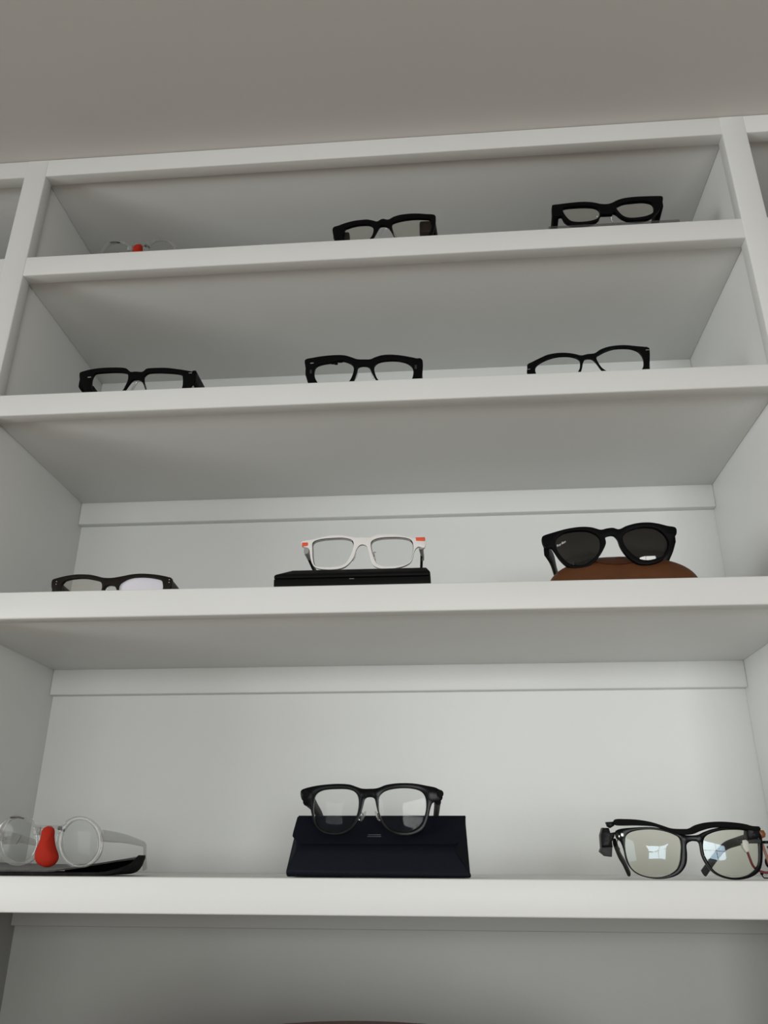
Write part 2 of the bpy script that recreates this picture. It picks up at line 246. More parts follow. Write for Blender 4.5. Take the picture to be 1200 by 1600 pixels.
 'i9': {'sh': 's3t','xc': 0.2301,'y0': 0.022,'ty': -0.1,'o': [(-71.7,66.2),(-61.0,68.9),(-45.1,72.0),(-29.4,73.0),(-17.4,71.4),(-7.4,67.7),(-0.4,68.7),(6.5,69.0),(13.2,66.9),(22.2,70.6),(34.6,73.4),(46.8,73.7),(57.0,72.0),(67.0,68.9),(76.2,66.5),(76.4,59.2),(72.7,53.6),(70.5,46.1),(65.3,36.8),(56.4,27.8),(43.9,23.5),(32.1,23.4),(24.2,28.0),(17.4,35.7),(12.5,45.4),(10.2,55.0),(6.4,60.0),(1.3,60.3),(-3.2,57.8),(-3.2,50.2),(-8.5,40.1),(-16.1,31.3),(-25.3,24.5),(-37.3,22.7),(-47.2,25.8),(-55.1,34.6),(-60.3,44.6),(-64.2,50.8),(-69.5,49.5),(-72.8,55.7),(-73.7,62.6)],'h': [[(-59.3,58.0),(-56.2,63.5),(-48.9,67.6),(-36.6,69.2),(-22.9,68.0),(-13.8,63.4),(-9.3,57.3),(-9.2,49.6),(-12.2,40.4),(-19.4,32.5),(-29.3,26.7),(-38.6,26.9),(-46.9,30.1),(-53.8,39.2),(-58.3,48.3)],[(16.6,58.5),(21.5,63.9),(32.3,67.8),(44.4,68.6),(54.5,66.4),(62.3,59.5),(66.0,50.9),(65.3,43.4),(60.7,35.1),(53.3,30.6),(41.1,27.8),(32.0,29.5),(25.0,35.4),(19.1,43.2),(16.2,50.9)]]},
 'i10': {'sh': 's4t','xc': -0.3818,'y0': 0.024,'ty': 0.0,'o': [(-14.7,49.1),(-19.1,52.9),(-24.1,55.9),(-29.5,57.9),(-35.0,58.9),(-40.4,58.7),(-45.5,57.4),(-49.9,55.0),(-53.6,51.7),(-56.3,47.6),(-57.9,43.0),(-58.3,37.9),(-57.5,32.6),(-55.5,27.5),(-52.5,22.6),(-48.7,18.2),(-44.1,14.6),(-39.0,11.8),(-33.7,9.9),(-28.3,9.1),(-23.1,9.4),(-18.3,10.7),(-14.0,13.0),(-10.6,16.3),(-8.1,20.2),(-6.5,24.8),(-6.1,29.8),(-6.8,35.0),(-8.5,40.2),(-11.3,45.1),(11.8,44.7),(10.5,39.8),(10.3,34.6),(11.2,29.4),(13.1,24.3),(16.1,19.5),(19.8,15.4),(24.3,12.0),(29.1,9.4),(34.2,7.9),(39.3,7.4),(44.3,8.0),(48.8,9.6),(52.8,12.3),(55.9,15.7),(58.3,20.0),(59.6,24.7),(59.8,29.9),(59.0,35.1),(57.2,40.3),(54.4,45.1),(50.7,49.3),(46.3,52.8),(41.4,55.4),(36.3,57.0),(31.0,57.4),(25.9,56.8),(21.2,55.0),(17.2,52.3),(13.9,48.6)],'h': [[(-11.3,34.0),(-12.6,38.8),(-15.0,43.3),(-18.2,47.4),(-22.0,50.8),(-26.4,53.4),(-31.1,55.0),(-35.8,55.5),(-40.3,55.0),(-44.4,53.4),(-47.8,50.8),(-50.4,47.3),(-52.0,43.2),(-52.6,38.6),(-52.0,33.8),(-50.4,29.1),(-47.9,24.6),(-44.6,20.6),(-40.6,17.3),(-36.2,14.9),(-31.6,13.4),(-27.0,12.9),(-22.6,13.5),(-18.7,15.2),(-15.5,17.7),(-13.0,21.1),(-11.4,25.1),(-10.9,29.6)],[(54.4,32.1),(53.2,36.9),(51.2,41.5),(48.3,45.7),(44.8,49.1),(40.7,51.7),(36.4,53.3),(32.1,53.8),(27.9,53.3),(24.0,51.6),(20.8,48.9),(18.3,45.4),(16.7,41.2),(16.1,36.6),(16.4,31.8),(17.8,27.0),(20.0,22.4),(23.0,18.4),(26.6,15.1),(30.6,12.6),(34.8,11.1),(39.1,10.6),(43.2,11.2),(46.9,12.9),(50.0,15.5),(52.4,18.9),(54.0,23.0),(54.7,27.6)]],'x': {'nose': [(-7.2,43.1),(-5.3,46.2),(-0.7,48.1),(3.7,47.2),(6.3,43.7),(6.9,38.7),(8.2,33.2),(10.6,27.0),(14.2,20.2),(15.2,16.0),(13.2,11.7),(9.0,8.7),(3.0,8.0),(-2.8,9.5),(-7.5,12.8),(-9.8,17.7),(-9.9,23.8),(-8.5,29.4),(-7.2,35.6),(-6.9,40.0)]}},
 'i11': {'sh': 's4t','xc': -0.0409,'y0': 0.022,'ty': 0.0,'o': [(-74.4,81.8),(-69.6,85.0),(-54.1,87.9),(-36.7,89.1),(-23.2,88.5),(-15.6,86.3),(-8.9,84.3),(-0.4,84.1),(7.2,84.8),(16.6,88.0),(29.8,89.6),(44.8,89.3),(57.9,87.2),(68.2,85.0),(72.7,80.6),(74.1,75.3),(70.7,71.7),(64.1,70.8),(61.2,64.6),(58.3,53.3),(53.5,44.7),(44.3,39.9),(33.3,38.6),(24.1,40.3),(14.9,46.3),(9.3,54.9),(6.4,65.4),(3.9,74.2),(-1.2,75.9),(-5.9,74.2),(-8.6,65.4),(-12.2,54.9),(-18.6,45.4),(-27.8,40.2),(-39.1,39.4),(-50.5,42.0),(-58.4,49.8),(-61.8,60.3),(-64.0,68.3),(-69.0,71.0),(-73.1,74.6)],'h': [[(-59.7,71.8),(-57.7,78.9),(-50.0,83.0),(-36.6,84.1),(-23.1,83.5),(-15.5,79.9),(-12.5,73.3),(-13.2,61.9),(-17.7,51.4),(-24.2,45.4),(-35.4,42.0),(-46.8,43.7),(-54.5,48.0),(-58.7,56.8),(-60.0,64.7)],[(8.2,69.8),(9.1,76.8),(15.7,82.1),(27.9,84.5),(41.0,84.5),(51.3,81.9),(56.2,76.0),(57.2,67.3),(55.6,58.5),(51.8,49.9),(42.5,43.8),(31.5,42.9),(20.4,45.4),(13.9,51.5),(9.2,60.1)]]},
 'i12': {'sh': 's4t','xc': 0.275,'y0': 0.012,'ty': 0.0,'o': [(-72.3,41.8),(-70.5,44.3),(-65.1,45.8),(-55.9,46.6),(-43.7,47.2),(-34.6,46.9),(-25.7,45.1),(-17.0,42.5),(-9.7,40.4),(-3.7,39.6),(5.5,40.0),(11.9,42.6),(20.0,45.2),(31.1,47.3),(43.6,47.7),(54.4,47.1),(61.8,44.9),(66.0,42.0),(67.2,35.6),(65.8,25.5),(63.5,15.6),(59.9,8.6),(52.8,3.7),(43.2,0.9),(32.5,0.4),(22.3,2.6),(14.8,7.0),(9.2,14.7),(6.6,22.5),(5.9,32.5),(2.3,34.3),(-2.3,33.9),(-6.2,31.0),(-6.9,22.4),(-8.9,13.9),(-14.4,6.9),(-22.4,2.6),(-33.0,0.7),(-43.3,1.1),(-53.4,3.8),(-60.2,8.7),(-64.5,16.5),(-65.7,26.6),(-67.9,33.8),(-71.3,36.7)],'h': [[(-63.5,35.3),(-62.0,39.3),(-57.1,42.5),(-48.6,44.3),(-37.9,44.9),(-27.4,43.7),(-18.7,41.1),(-12.4,37.5),(-11.3,31.0),(-13.1,21.0),(-14.7,15.3),(-18.6,9.0),(-26.6,4.3),(-35.8,2.3),(-46.1,2.8),(-54.6,5.5),(-60.7,10.8),(-63.5,19.4),(-64.3,28.0)],[(9.4,31.0),(11.9,37.5),(17.8,41.1),(27.5,43.8),(38.4,44.7),(49.2,44.4),(58.3,42.7),(62.4,39.1),(63.0,32.7),(61.7,22.7),(59.3,14.2),(53.6,7.9),(45.2,3.7),(34.3,2.2),(24.1,4.0),(16.5,8.4),(11.7,16.1),(9.3,23.2)]],'x': {'bar': [(-72.1,53.9),(-62.6,54.3),(-50.5,53.6),(-38.6,51.6),(-28.3,48.4),(-19.6,45.7),(-9.0,45.2),(-2.8,45.7),(3.7,48.7),(13.2,51.0),(25.7,51.9),(38.0,51.4),(50.2,50.0),(57.7,48.1),(64.7,47.4),(64.8,43.9),(57.0,43.9),(52.4,44.9),(43.4,46.7),(27.9,46.7),(17.0,45.8),(7.5,43.3),(-0.6,40.4),(-9.7,39.9),(-18.6,41.8),(-27.2,45.1),(-36.0,47.6),(-51.1,48.4),(-71.6,48.8)],'mod': [(-84.0,46.6),(-77.9,46.3),(-76.9,41.8),(-72.2,42.6),(-73.5,38.2),(-76.2,33.8),(-76.0,28.7),(-86.8,28.7),(-86.6,39.7)],'band': [(-86.5,28.7),(-76.2,29.4),(-77.6,20.0),(-83.6,20.7),(-88.4,24.8)],'small': [(-80.4,51.8),(-72.0,52.2),(-72.4,48.5),(-76.4,46.3),(-79.3,47.8)],'box': [(53.9,48.5),(65.2,47.7),(63.7,37.7),(53.1,35.5),(52.1,41.3)],'conn': [(46.9,35.5),(50.9,36.2),(53.3,34.1),(52.9,25.5),(49.5,24.1),(46.6,29.0)],'orange': [(65.0,44.9),(71.2,44.5),(72.5,41.4),(71.7,38.5),(64.8,35.6)],'strip': [(66.9,34.1),(69.6,34.1),(73.3,14.3),(70.8,13.5)]}},
}

# ------------------------------------------------------------------ room
ZC = 2.3851
struct(box('floor', M['floorwood'], XL-.1, XR+.1, YB-.1, 0.45, -0.08, 0.0))
struct(box('ceiling', M['ceil'], XL-.1, XR+.1, YB-.1, 0.45, ZC, ZC+0.08))
bm = bmesh.new(); ys = YB
for (y0, y1, z0, z1, p) in LWINS:
    add_box(bm, XL-.1, XL, ys, y0, 0, ZC); add_box(bm, XL-.1, XL, y0, y1, 0, z0); add_box(bm, XL-.1, XL, y0, y1, z1, ZC); ys = y1
add_box(bm, XL-.1, XL, ys, 0.35, 0, ZC)
struct(finish('wall_left', bm, M['wall']))
struct(box('wall_right', M['wall'], XR, XR+.1, YB, 0.35, 0, ZC))
struct(box('wall_front', M['wall'], XL-.1, XR+.1, 0.35, 0.45, 0, ZC))
# wall behind the camera, with the window openings left free
bm = bmesh.new(); xs = XL-.1
for (x0, x1, z0, z1, p) in WINS:
    add_box(bm, xs, x0, YB-.1, YB, 0, ZC); add_box(bm, x0, x1, YB-.1, YB, 0, z0); add_box(bm, x0, x1, YB-.1, YB, z1, ZC); xs = x1
add_box(bm, xs, XR+.1, YB-.1, YB, 0, ZC)
struct(finish('wall_back', bm, M['wall']))
def swap(bm):
    for v in bm.verts: v.co = Vector((XL+(YB-v.co.y)*-1, v.co.x, v.co.z))
for i, (x0, x1, z0, z1, p) in enumerate(WINS+LWINS):
    bm = bmesh.new(); t = 0.04
    add_box(bm, x0-t, x0+.01, YB-.01, YB+.02, z0-t, z1+t, .004); add_box(bm, x1-.01, x1+t, YB-.01, YB+.02, z0-t, z1+t, .004)
    add_box(bm, x0, x1, YB-.01, YB+.02, z0-t, z0+.01, .004); add_box(bm, x0, x1, YB-.01, YB+.02, z1-.01, z1+t, .004)
    xm = (x0+x1)/2; zm = (z0+z1)/2
    add_box(bm, xm-.018, xm+.018, YB-.01, YB+.015, z0, z1, .003)
    if z1-z0 > 1: add_box(bm, x0, x1, YB-.01, YB+.014, zm-.015, zm+.015, .003)
    if i >= len(WINS): swap(bm)
    struct(finish('window_%d' % (i+1), bm, M['windowframe'], None, 50))

# ------------------------------------------------------------------ bookcase
XA, XB = -0.5346, 0.4457          # opening of the middle bay
ST = 0.0333                       # width of the stiles
YD, YK, FT = 0.2851, 0.298, 0.019 # front of cleats, back panel, thickness of the face frame
BAY = XB-XA
NOS = [(2.167, 2.1996), (1.9406, 1.9718), (1.6707, 1.7029), (1.3703, 1.4033)]
bc = thing('built_in_bookcase', 'white painted built-in bookcase holding all the eyeglasses, reaching up to the ceiling', 'bookcase', (0, 0, 0))
def part(name, *a, bev=0.0012, mat='paint', parent=None): return box(name, M[mat], *a, bev, parent or bc)
step = BAY+ST
bx = [XA-step, XA, XA+step]
for x in [XA-step-ST, XA-ST, XB, XB+step]:
    part('stile', x, x+ST, 0, FT, 0.0, ZC-.0005)
    part('side_panel', x+.005, x+ST-.005, FT-.001, YK, 1.3748, ZC-.002)
    part('lower_side_panel', x+.005, x+ST-.005, FT-.001, YK, 0.0, 1.3745, mat='shadepaint')  # below the bottom shelf the shade is put into the panel colour
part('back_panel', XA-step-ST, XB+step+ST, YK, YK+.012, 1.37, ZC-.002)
part('lower_back_panel', XA-step-ST, XB+step+ST, YK, YK+.012, 0, 1.3702, mat='shadepaint')['label'] = 'lower back panel, colour darkened to stand in for shade'
for x0 in bx:
    x1 = x0+BAY
    part('top_rail', x0-.001, x1+.001, 0.0002, FT, 2.3523, ZC-.0006)
    part('top_panel', x0-.005, x1+.005, FT-.001, YK, 2.3563, 2.3720)
    for n, (zb, zt) in enumerate(NOS):
        sh = part('shelf', x0-.005, x1+.005, FT-.001, YK, zb+.0045, zt-.0004)
        part('nosing', x0-.001, x1+.001, 0.0003, FT, zb, zt, bev=.0016, parent=sh)
        part('cleat', x0-.005, x1+.005, YD, YK+.001, zb+.0045-.0365, zb+.005, mat='shadepaint' if n == 3 else 'paint')
    part('base_rail', x0-.001, x1+.001, 0.0002, FT, 0.0, 0.12)
    part('shelf', x0-.005, x1+.005, FT-.001, YK, 0.09, 0.12)

# ------------------------------------------------------------------ chair below the shelves
def chair():
    t = thing('office_chair', 'oxblood leather office chair, only its curved top edge showing at the bottom', 'chair', (-0.037, -0.32, 0))
    bm = bmesh.new(); N = 24
    # padded backrest: outline in x/z with gently arched top, leaning back
    W = 0.32; out = []
    for i in range(N+1):
        a = -1+2*i/N; out.append((a*W*0.96, 1.2855-0.046*a*a-(0.05*max(0, abs(a)-.8)/.2)**1.0*0.7))
    out += [(W, 1.16), (W*.98, .9), (W*.85, .62), (0, .58), (-W*.85, .62), (-W*.98, .9), (-W, 1.16)]
    bm = plate_bm(out, [], lambda x, z: 0.215+0.03*(1-(x/W)**2)+(z-1.3)*0.09, 0.075, bev=0.024, seg=5, step=0.02)
    finish('backrest', bm, M['chair'], t, 60)
    box('seat', M['chair'], -.26, .26, -.28, .22, .43, .53, .04, t)
    for s in (-1, 1):
        sweep('armrest', M['matteblack'], [(s*.29, .18, .5, .02, .02), (s*.31, .17, .66, .018, .02), (s*.31, .05, .70, .018, .03), (s*.31, -.15, .69, .018, .03)], t)
    sweep('column', M['steel'], [(0, -.02, .12, .03, .03), (0, -.02, .44, .025, .025)], t, 16, 2.0)
    for k in range(5):
        a = k*2*math.pi/5; ca, sa = math.cos(a), math.sin(a)
        lg = sweep('base_leg', M['matteblack'], [(0, -.02, .115, .022, .022), (.15*ca, -.02+.15*sa, .10, .018, .02), (.29*ca, -.02+.29*sa, .075, .012, .016)], t)
        ellipsoid('caster', M['matteblack'], (.29*ca, -.02+.29*sa, .03), (.03, .03, .03), parent=lg)
chair()

# ------------------------------------------------------------------ eyeglasses
K = 0.9
class Specs:
    def __init__(s, key, name, label, group='eyeglasses shown on the bookcase shelves'):
        s.d = DATA[key]; d = s.d
        s.o = [(x/1000, z/1000) for x, z in d['o']]; s.h = [[(x/1000, z/1000) for x, z in h] for h in d['h']]
        s.ty = d['ty']; s.yf = lambda x, z=0: s.ty*x+K*x*x
        s.root = thing(name, label, 'eyeglasses' if name != 'sunglasses' else 'sunglasses', (d['xc'], d['y0'], ZS[d['sh']]), 0, group)
        s.xl = min(p[0] for p in s.o); s.xr = max(p[0] for p in s.o); s.base = min(p[1] for p in s.o)
    def X(s, k): return [(x/1000, z/1000) for x, z in s.d['x'][k]]
    def frame(s, mat, thick=0.0045, bev=0.0008):
        s.t = thick
        bm = plate_bm(s.o, s.h, s.yf, thick, bev)
        for v in bm.verts: v.co.z = max(v.co.z, .0002)
        s.fr = finish('frame_front', bm, M[mat], s.root, 45); return s.fr
    def lenses(s, mats, bulge=0.0012, names=None):
        r = []
        for h, m in zip(s.h, mats):
            o = finish('lens', dome_bm(h, lambda x, z: s.yf(x)+s.t*0.45, bulge, 0.0014, grow=1.012), M[m], s.root, 60); r.append(o)
        return r
    def temple(s, side, mat, z, h0, h1=None, w0=0.0035, inset=0.004, splay=0.0, drop=0.0, length=0.145, tipz=0.0, name='temple', y0=None, bend=0.68, tip_h=0.004):
        """side -1 left / +1 right; straight arm, then the ear bend falling to the height tipz"""
        x = (s.xl+inset) if side < 0 else (s.xr-inset); y = (s.yf(x)+s.t*0.6) if y0 is None else y0
        h1 = h1 or h0*0.6; L = length; i = -side*splay-s.ty*L; b = bend*L
        sec = [(x, y, z, h0, w0), (x+i*.25, y+L*.22, z-drop*.3, h0*.97, w0*.95), (x+i*.5, y+b*.75, z-drop*.75, (h0+h1)/2, w0*.75), (x+i*.68, y+b, z-drop, h1, w0*.65),
               (x+i*.85, y+b+(L-b)*.45, (z-drop)*.62+tipz*.38+.002, tip_h*.9, w0*.6), (x+i, y+L*.99, tipz+tip_h+.0004, tip_h, w0*.65)]
        return sweep(name, M[mat], sec, s.root, 14, 4.0)
    def stud(s, x, z, wx=0.0012, wz=0.0007, mat='steel', name='rivet'):
        x /= 1000; z /= 1000
        return box(name, M[mat], x-wx, x+wx, s.yf(x)-.0003, s.yf(x)+.001, z-wz, z+wz, .0002, s.root)
    def pad(s, x, z, lean, mat='clearpad', arm=True, r=(0.0016, 0.0028, 0.0062), y=0.009):
        x /= 1000; z /= 1000; o = ellipsoid('nose_pad', M[mat], (x, s.yf(x)+y, z), r, (R(-12), lean, 0), s.root)
        if arm: tube('pad_arm', M['steel'], [(x-.002*(1 if lean > 0 else -1), s.yf(x)+.003, z+.004), (x, s.yf(x)+.006, z+.006), (x, s.yf(x)+y, z)], .0005, o)
        return o
    def hinge(s, side, z, mat='steel', inset=0.006):
        x = (s.xl+inset) if side < 0 else (s.xr-inset)
        return box('hinge', M[mat], x-.0022, x+.0022, s.yf(x)+s.t-.0005, s.yf(x)+s.t+.006, z-.0025, z+.0025, .0004, s.root)
    def topz(s, x):
        return max(p[1] for p in s.o if abs(p[0]-x) < .012)

def oval(x0, x1, z0, z1): return [(x0, (z0+z1)/2), ((x0+x1)/2, z0), (x1, (z0+z1)/2), ((x0+x1)/2, z1)]

# top shelf, middle: black with dark reddish housings behind the rims
g = Specs('i2', 'eyeglasses', 'black smart eyeglasses mid top shelf with reddish-brown housings inside both ends')
g.frame('black', .0045); g.lenses(['warmlens', 'warmlens'])
zt = g.topz(g.xl+.006); zt2 = g.topz(g.xr-.006)
g.temple(-1, 'black', zt-.012, .0095, .005, .003, drop=.006); g.temple(1, 'black', zt2-.011, .0095, .005, .003, drop=.006)
for sx, z, w in ((-1, zt-.0185, .0200), (1, zt2-.0170, .0190)):
    x = g.xl+.004 if sx < 0 else g.xr-.004
    bm = bmesh.new(); xa, xb = sorted((x, x-sx*w)); ya = g.yf((xa+xb)/2)+.0055
    add_box(bm, xa, xb, ya, ya+.012, z-.0105, z+.011, .003, 3); finish('electronics_housing', bm, M['redbrown'], g.root, 60)
tube('nose_bridge_insert', M['clearpad'], [(-.0145, g.yf(0)+.005, .012), (-.0105, g.yf(0)+.005, .030), (-.0035, g.yf(0)+.005, .0385), (.003, g.yf(0)+.005, .0385), (.009, g.yf(0)+.005, .031), (.015, g.yf(0)+.005, .014)], .0012, g.root)

# top shelf, right: chunky black on a clear acrylic riser
g = Specs('i3', 'eyeglasses', 'chunky black eyeglasses raised on a clear riser, right end of the top shelf')
g.frame('black', .006, .0012); g.lenses(['warmlens', 'warmlens'])
g.temple(-1, 'matteblack', .0535, .0085, .005, .0045, inset=.005, drop=.006, tipz=.0245); g.temple(1, 'matteblack', .0575, .0085, .005, .0045, inset=.005, drop=.006, tipz=.0245)
g.pad(-11, 34, .35); g.pad(7, 34.5, -.35)
t = thing('display_riser', 'low clear acrylic riser under the chunky black eyeglasses on the top shelf', 'display stand', (0.2865, .0215, ZS['s1t']))
bm = bmesh.new(); add_box(bm, -.0885, .0885, 0, .165, .0003, .0238, .001); finish('acrylic_block', bm, M['acrylic'], t, 40)

# second shelf, left
g = Specs('i4', 'eyeglasses', 'black square eyeglasses with angular brow and wide thick temples, left on the second shelf')
g.frame('black', .0045); g.lenses(['lens', 'lens'])
g.temple(-1, 'black', .035, .0115, .005, .004, inset=.0045, drop=.004); g.temple(1, 'black', .0335, .0105, .005, .004, inset=.004, drop=.004, splay=-.004)
g.stud(-70.5, 38.3, .0024, .0005); g.stud(67.5, 38, .0022, .0005)
g.hinge(1, .022)
y = .006
for nm, r, dz, mt in (('nose_insert_rim', .0007, 0, 'steel'), ('nose_pad', .0016, -.0015, 'clearpad')):
    tube(nm, M[mt], [(-.0105, y, .0155+dz), (-.007, y, .0245+dz), (-.0035, y-.001, .0305+dz), (0, y-.001, .0317+dz), (.0035, y-.001, .0305+dz), (.0065, y, .025+dz), (.0095, y, .017+dz)], r, g.root)
bm = bmesh.new(); add_box(bm, g.xl+.012, g.xl+.0185, .014, .03, .008, .032, .002); finish('speaker_module', bm, M['matteblack'], g.root, 50)

# second shelf, middle
g = Specs('i5', 'eyeglasses', 'bold black eyeglasses with a jagged inner rim edge, middle of the second shelf')
g.frame('black', .005); g.lenses(['lens', 'lens'])
g.temple(-1, 'black', .036, .0105, .005, .0035, drop=.004); g.temple(1, 'black', .0365, .0105, .005, .0035, drop=.004)
g.stud(-69.5, 44, .0022, .0005); g.stud(68, 45, .0024, .0006)
for s_, x in ((-1, g.xl+.0085), (1, g.xr-.0085)): box('hinge', M['greyarm'], x-.0015, x+.0015, g.yf(x)-.0003, g.yf(x)+.002, .028, .034, .0005, g.root)
g.pad(-11, 22, .3, arm=False, y=.006); g.pad(10.5, 22, -.3, arm=False, y=.006)
bm = bmesh.new()
for x0, x1, z0, z1 in ((-.0445, -.0385, .0420, .0475), (-.0400, -.0355, .0410, .0470), (-.0352, -.029, .0440, .049), (-.047, -.0425, .0430, .046)): add_box(bm, x0, x1, .0035, .007, z0, z1, .0007)
finish('camera_module', bm, M['black'], g.root, 50)

# second shelf, right: slim
g = Specs('i6', 'eyeglasses', 'slim black oval eyeglasses turned slightly sideways, right end of the second shelf')
g.frame('glossblack', .0035, .0009); g.lenses(['lens', 'lens'])
zl = g.topz(g.xl+.004)
g.temple(-1, 'glossblack', zl-.011, .0085, .0045, .002, inset=.003, drop=.006); g.temple(1, 'glossblack', .035, .0085, .0045, .002, inset=.003, drop=.006)
g.stud(g.xl*1000+3.5, (zl-.0105)*1000, .0025, .0003, 'greyplastic'); g.stud(g.xr*1000-2.6, 37, .0022, .0004, 'greyplastic')

# third shelf, left
g = Specs('i7', 'eyeglasses', 'dark brown eyeglasses with one lens whitened for its reflection and paired rivets, left on the third shelf')
g.frame('brown', .0055, .001); l1, l2 = g.lenses(['warmlens', 'reflectlens'])
l2['label'] = 'lens with white reflection painted in'
g.temple(-1, 'brown', .0245, .0095, .005, .004, inset=.005, drop=.004); g.temple(1, 'brown', .0255, .0095, .005, .0045, inset=.005, drop=.004)
for x in (-71.8, 70.5):
    for z in (28.2, 31.6): ellipsoid('rivet', M['steel'], (x/1000, g.yf(x/1000)-.0002, z/1000), (.0007, .0005, .0007), parent=g.root)
tube('nose_pad', M['clearpad'], [(-.009, g.yf(0)+.006, .012), (-.007, g.yf(0)+.006, .022), (-.003, g.yf(0)+.006, .0255), (.003, g.yf(0)+.006, .0255), (.007, g.yf(0)+.006, .022), (.009, g.yf(0)+.006, .012)], .0011, g.root)

# third shelf, middle: white glasses on a black case
g = Specs('i8', 'eyeglasses', 'white eyeglasses with orange corner blocks, standing on the black hard case')
g.frame('white', .0042, .001); g.lenses(['lens', 'lens'])
for x0, x1, z0, z1 in ((g.xl+.0004, g.xl+.0090, .0585, .0635), (g.xr-.0118, g.xr-.0006, .0597, .0645)):
    bm = bmesh.new(); xm = (x0+x1)/2; add_box(bm, x0, x1, g.yf(xm)-.0005, g.yf(xm)+.0052, z0, z1, .0007); finish('corner_block', bm, M['orange'], g.root, 50)['label'] = 'orange corner block'
for h in g.h:    # dark groove along the top of each lens
    zc = sum(p[1] for p in h)/len(h); top = [p for p in h if p[1] > zc+.006]; top.sort()
    tube('lens_groove', M['matteblack'], [(x, g.yf(x)+.0006, z+.0002) for x, z in top], .0005, g.root)
    bot = sorted(p for p in h if p[1] < zc-.002)
    bm = plate_bm([(p[0], p[1]-.0002) for p in h], [[(p[0]*1, p[1]+.0) for p in [((q[0]-sum(a[0] for a in h)/len(h))*.965+sum(a[0] for a in h)/len(h), (q[1]-zc)*.955+zc) for q in h]]], lambda x, z: g.yf(x)+.0036, .0022, .0004)
    finish('lens_rim', bm, M['greyplastic'], g.root, 45)
g.temple(-1, 'greyplastic', .0555, .0062, .0035, .0028, inset=.0055, drop=.004, length=.03, tipz=.046, name='temple_hinge_block', tip_h=.005)
g.temple(1, 'greyplastic', .0560, .0062, .0035, .0028, inset=.0055, drop=.004, length=.03, tipz=.046, name='temple_hinge_block', tip_h=.005)
for s_, x in ((-1, g.xl+.0058), (1, g.xr-.0055)):
    sweep('temple', M['black'], [(x, .024, .052, .004, .0016), (x-s_*.001, .045, .049, .0038, .0016), (x-s_*.003, .08, .043, .003, .0015), (x-s_*.004, .11, .036, .003, .0015), (x-s_*.006, .135, .018, .003, .0015), (x-s_*.007, .15, .004, .003, .0015)], g.root, 12, 4)
g.pad(-11.0, 43, .3, y=.005); g.pad(12.5, 43, -.3, y=.005)
t = thing('glasses_case', 'flat black hard case under the white eyeglasses on the third shelf', 'glasses case', (-.0645, .012, ZS['s3t']))
def loft_case(name, mat, secs, parent, bev=.0012):
    bm = bmesh.new(); rows = []
    for (x0, x1, y0, y1, z) in secs: rows.append([bm.verts.new(p) for p in ((x0, y0, z), (x1, y0, z), (x1, y1, z), (x0, y1, z))])
    for a, b in zip(rows, rows[1:]):
        for k in range(4): bm.faces.new((a[k], a[(k+1) % 4], b[(k+1) % 4], b[k]))
    bm.faces.new(rows[0][::-1]); bm.faces.new(rows[-1])
    bmesh.ops.bevel(bm, geom=bm.edges[:], offset=bev, segments=3, profile=.5, affect='EDGES')
    return finish(name, bm, mat, parent, 40)
loft_case('case_base', M['caseblack'], [(-.0895, .0895, 0, .075, .0002), (-.0900, .0900, 0, .0755, .0125)], t, .001)
loft_case('case_lid', M['caseblack'], [(-.0900, .0900, 0, .0755, .0130), (-.0900, .0900, 0, .0755, .0178), (-.0700, .0855, .0085, .069, .0258)], t, .0015)
box('logo_plate', M['greyplastic'], -.0025, .003, -.0002, .0005, .0108, .0113, 0, t)

# third shelf, right: sunglasses on a brown leather case
g = Specs('i9', 'sunglasses', 'black round sunglasses with dark grey lenses, lying across the brown leather case', None)
g.frame('black', .0055, .0012); L2 = g.lenses(['sunlens', 'sunlens'], .002)
g.temple(-1, 'black', .049, .0085, .005, .0032, inset=.0045, drop=.006, tipz=.030, splay=.024, length=.12, bend=.75); g.temple(1, 'black', .056, .0085, .005, .0032, inset=.0045, drop=.008, tipz=.026, splay=-.001, length=.12, bend=.75)
for x, z in ((-69, 52.5), (69.5, 61.5)):
    bm = bmesh.new(); bmesh.ops.create_cone(bm, cap_ends=True, segments=24, radius1=.0024, radius2=.0022, depth=.0012)
    bmesh.ops.rotate(bm, matrix=Matrix.Rotation(R(90), 3, 'X'), verts=bm.verts[:]); bmesh.ops.translate(bm, vec=(x/1000, g.yf(x/1000)-.0002, z/1000), verts=bm.verts[:])
    finish('camera_lens', bm, M['glossblack'], g.root, 40)
fc = bpy.data.curves.new('lens_lettering', 'FONT'); fc.body = 'Ray-Ban'; fc.size = .0036; fc.shear = .35; fc.extrude = .00004
to = bpy.data.objects.new('lens_lettering', fc); C.objects.link(to); bpy.context.view_layer.update()
me = bpy.data.meshes.new_from_object(to.evaluated_get(bpy.context.evaluated_depsgraph_get())); bpy.data.objects.remove(to)
lt = bpy.data.objects.new('lens_lettering', me); C.objects.link(lt); me.materials.clear(); me.materials.append(M['ink'])
lt.parent = L2[0]; lt.location = (-.0575, g.yf(-.053)+g.t*.45-.0013, .0505); lt.rotation_euler = (R(90), R(-26), R(-10))
t = thing('glasses_case', 'rounded brown leather case under the black sunglasses on the third shelf', 'glasses case', (.2465, .056, ZS['s3t']))
CA, CB, CH = .0865, .036, .0415
def caseh(x, y, add=0):
    rho = min(1, (abs(x/(CA+add))**3.4+abs(y/(CB+add))**3.4)**(1/3.4)); return (CH+add)*(1-rho**2.3)**(1/2.3)
bm = bmesh.new(); rings = []; NA, NR = 96, 20
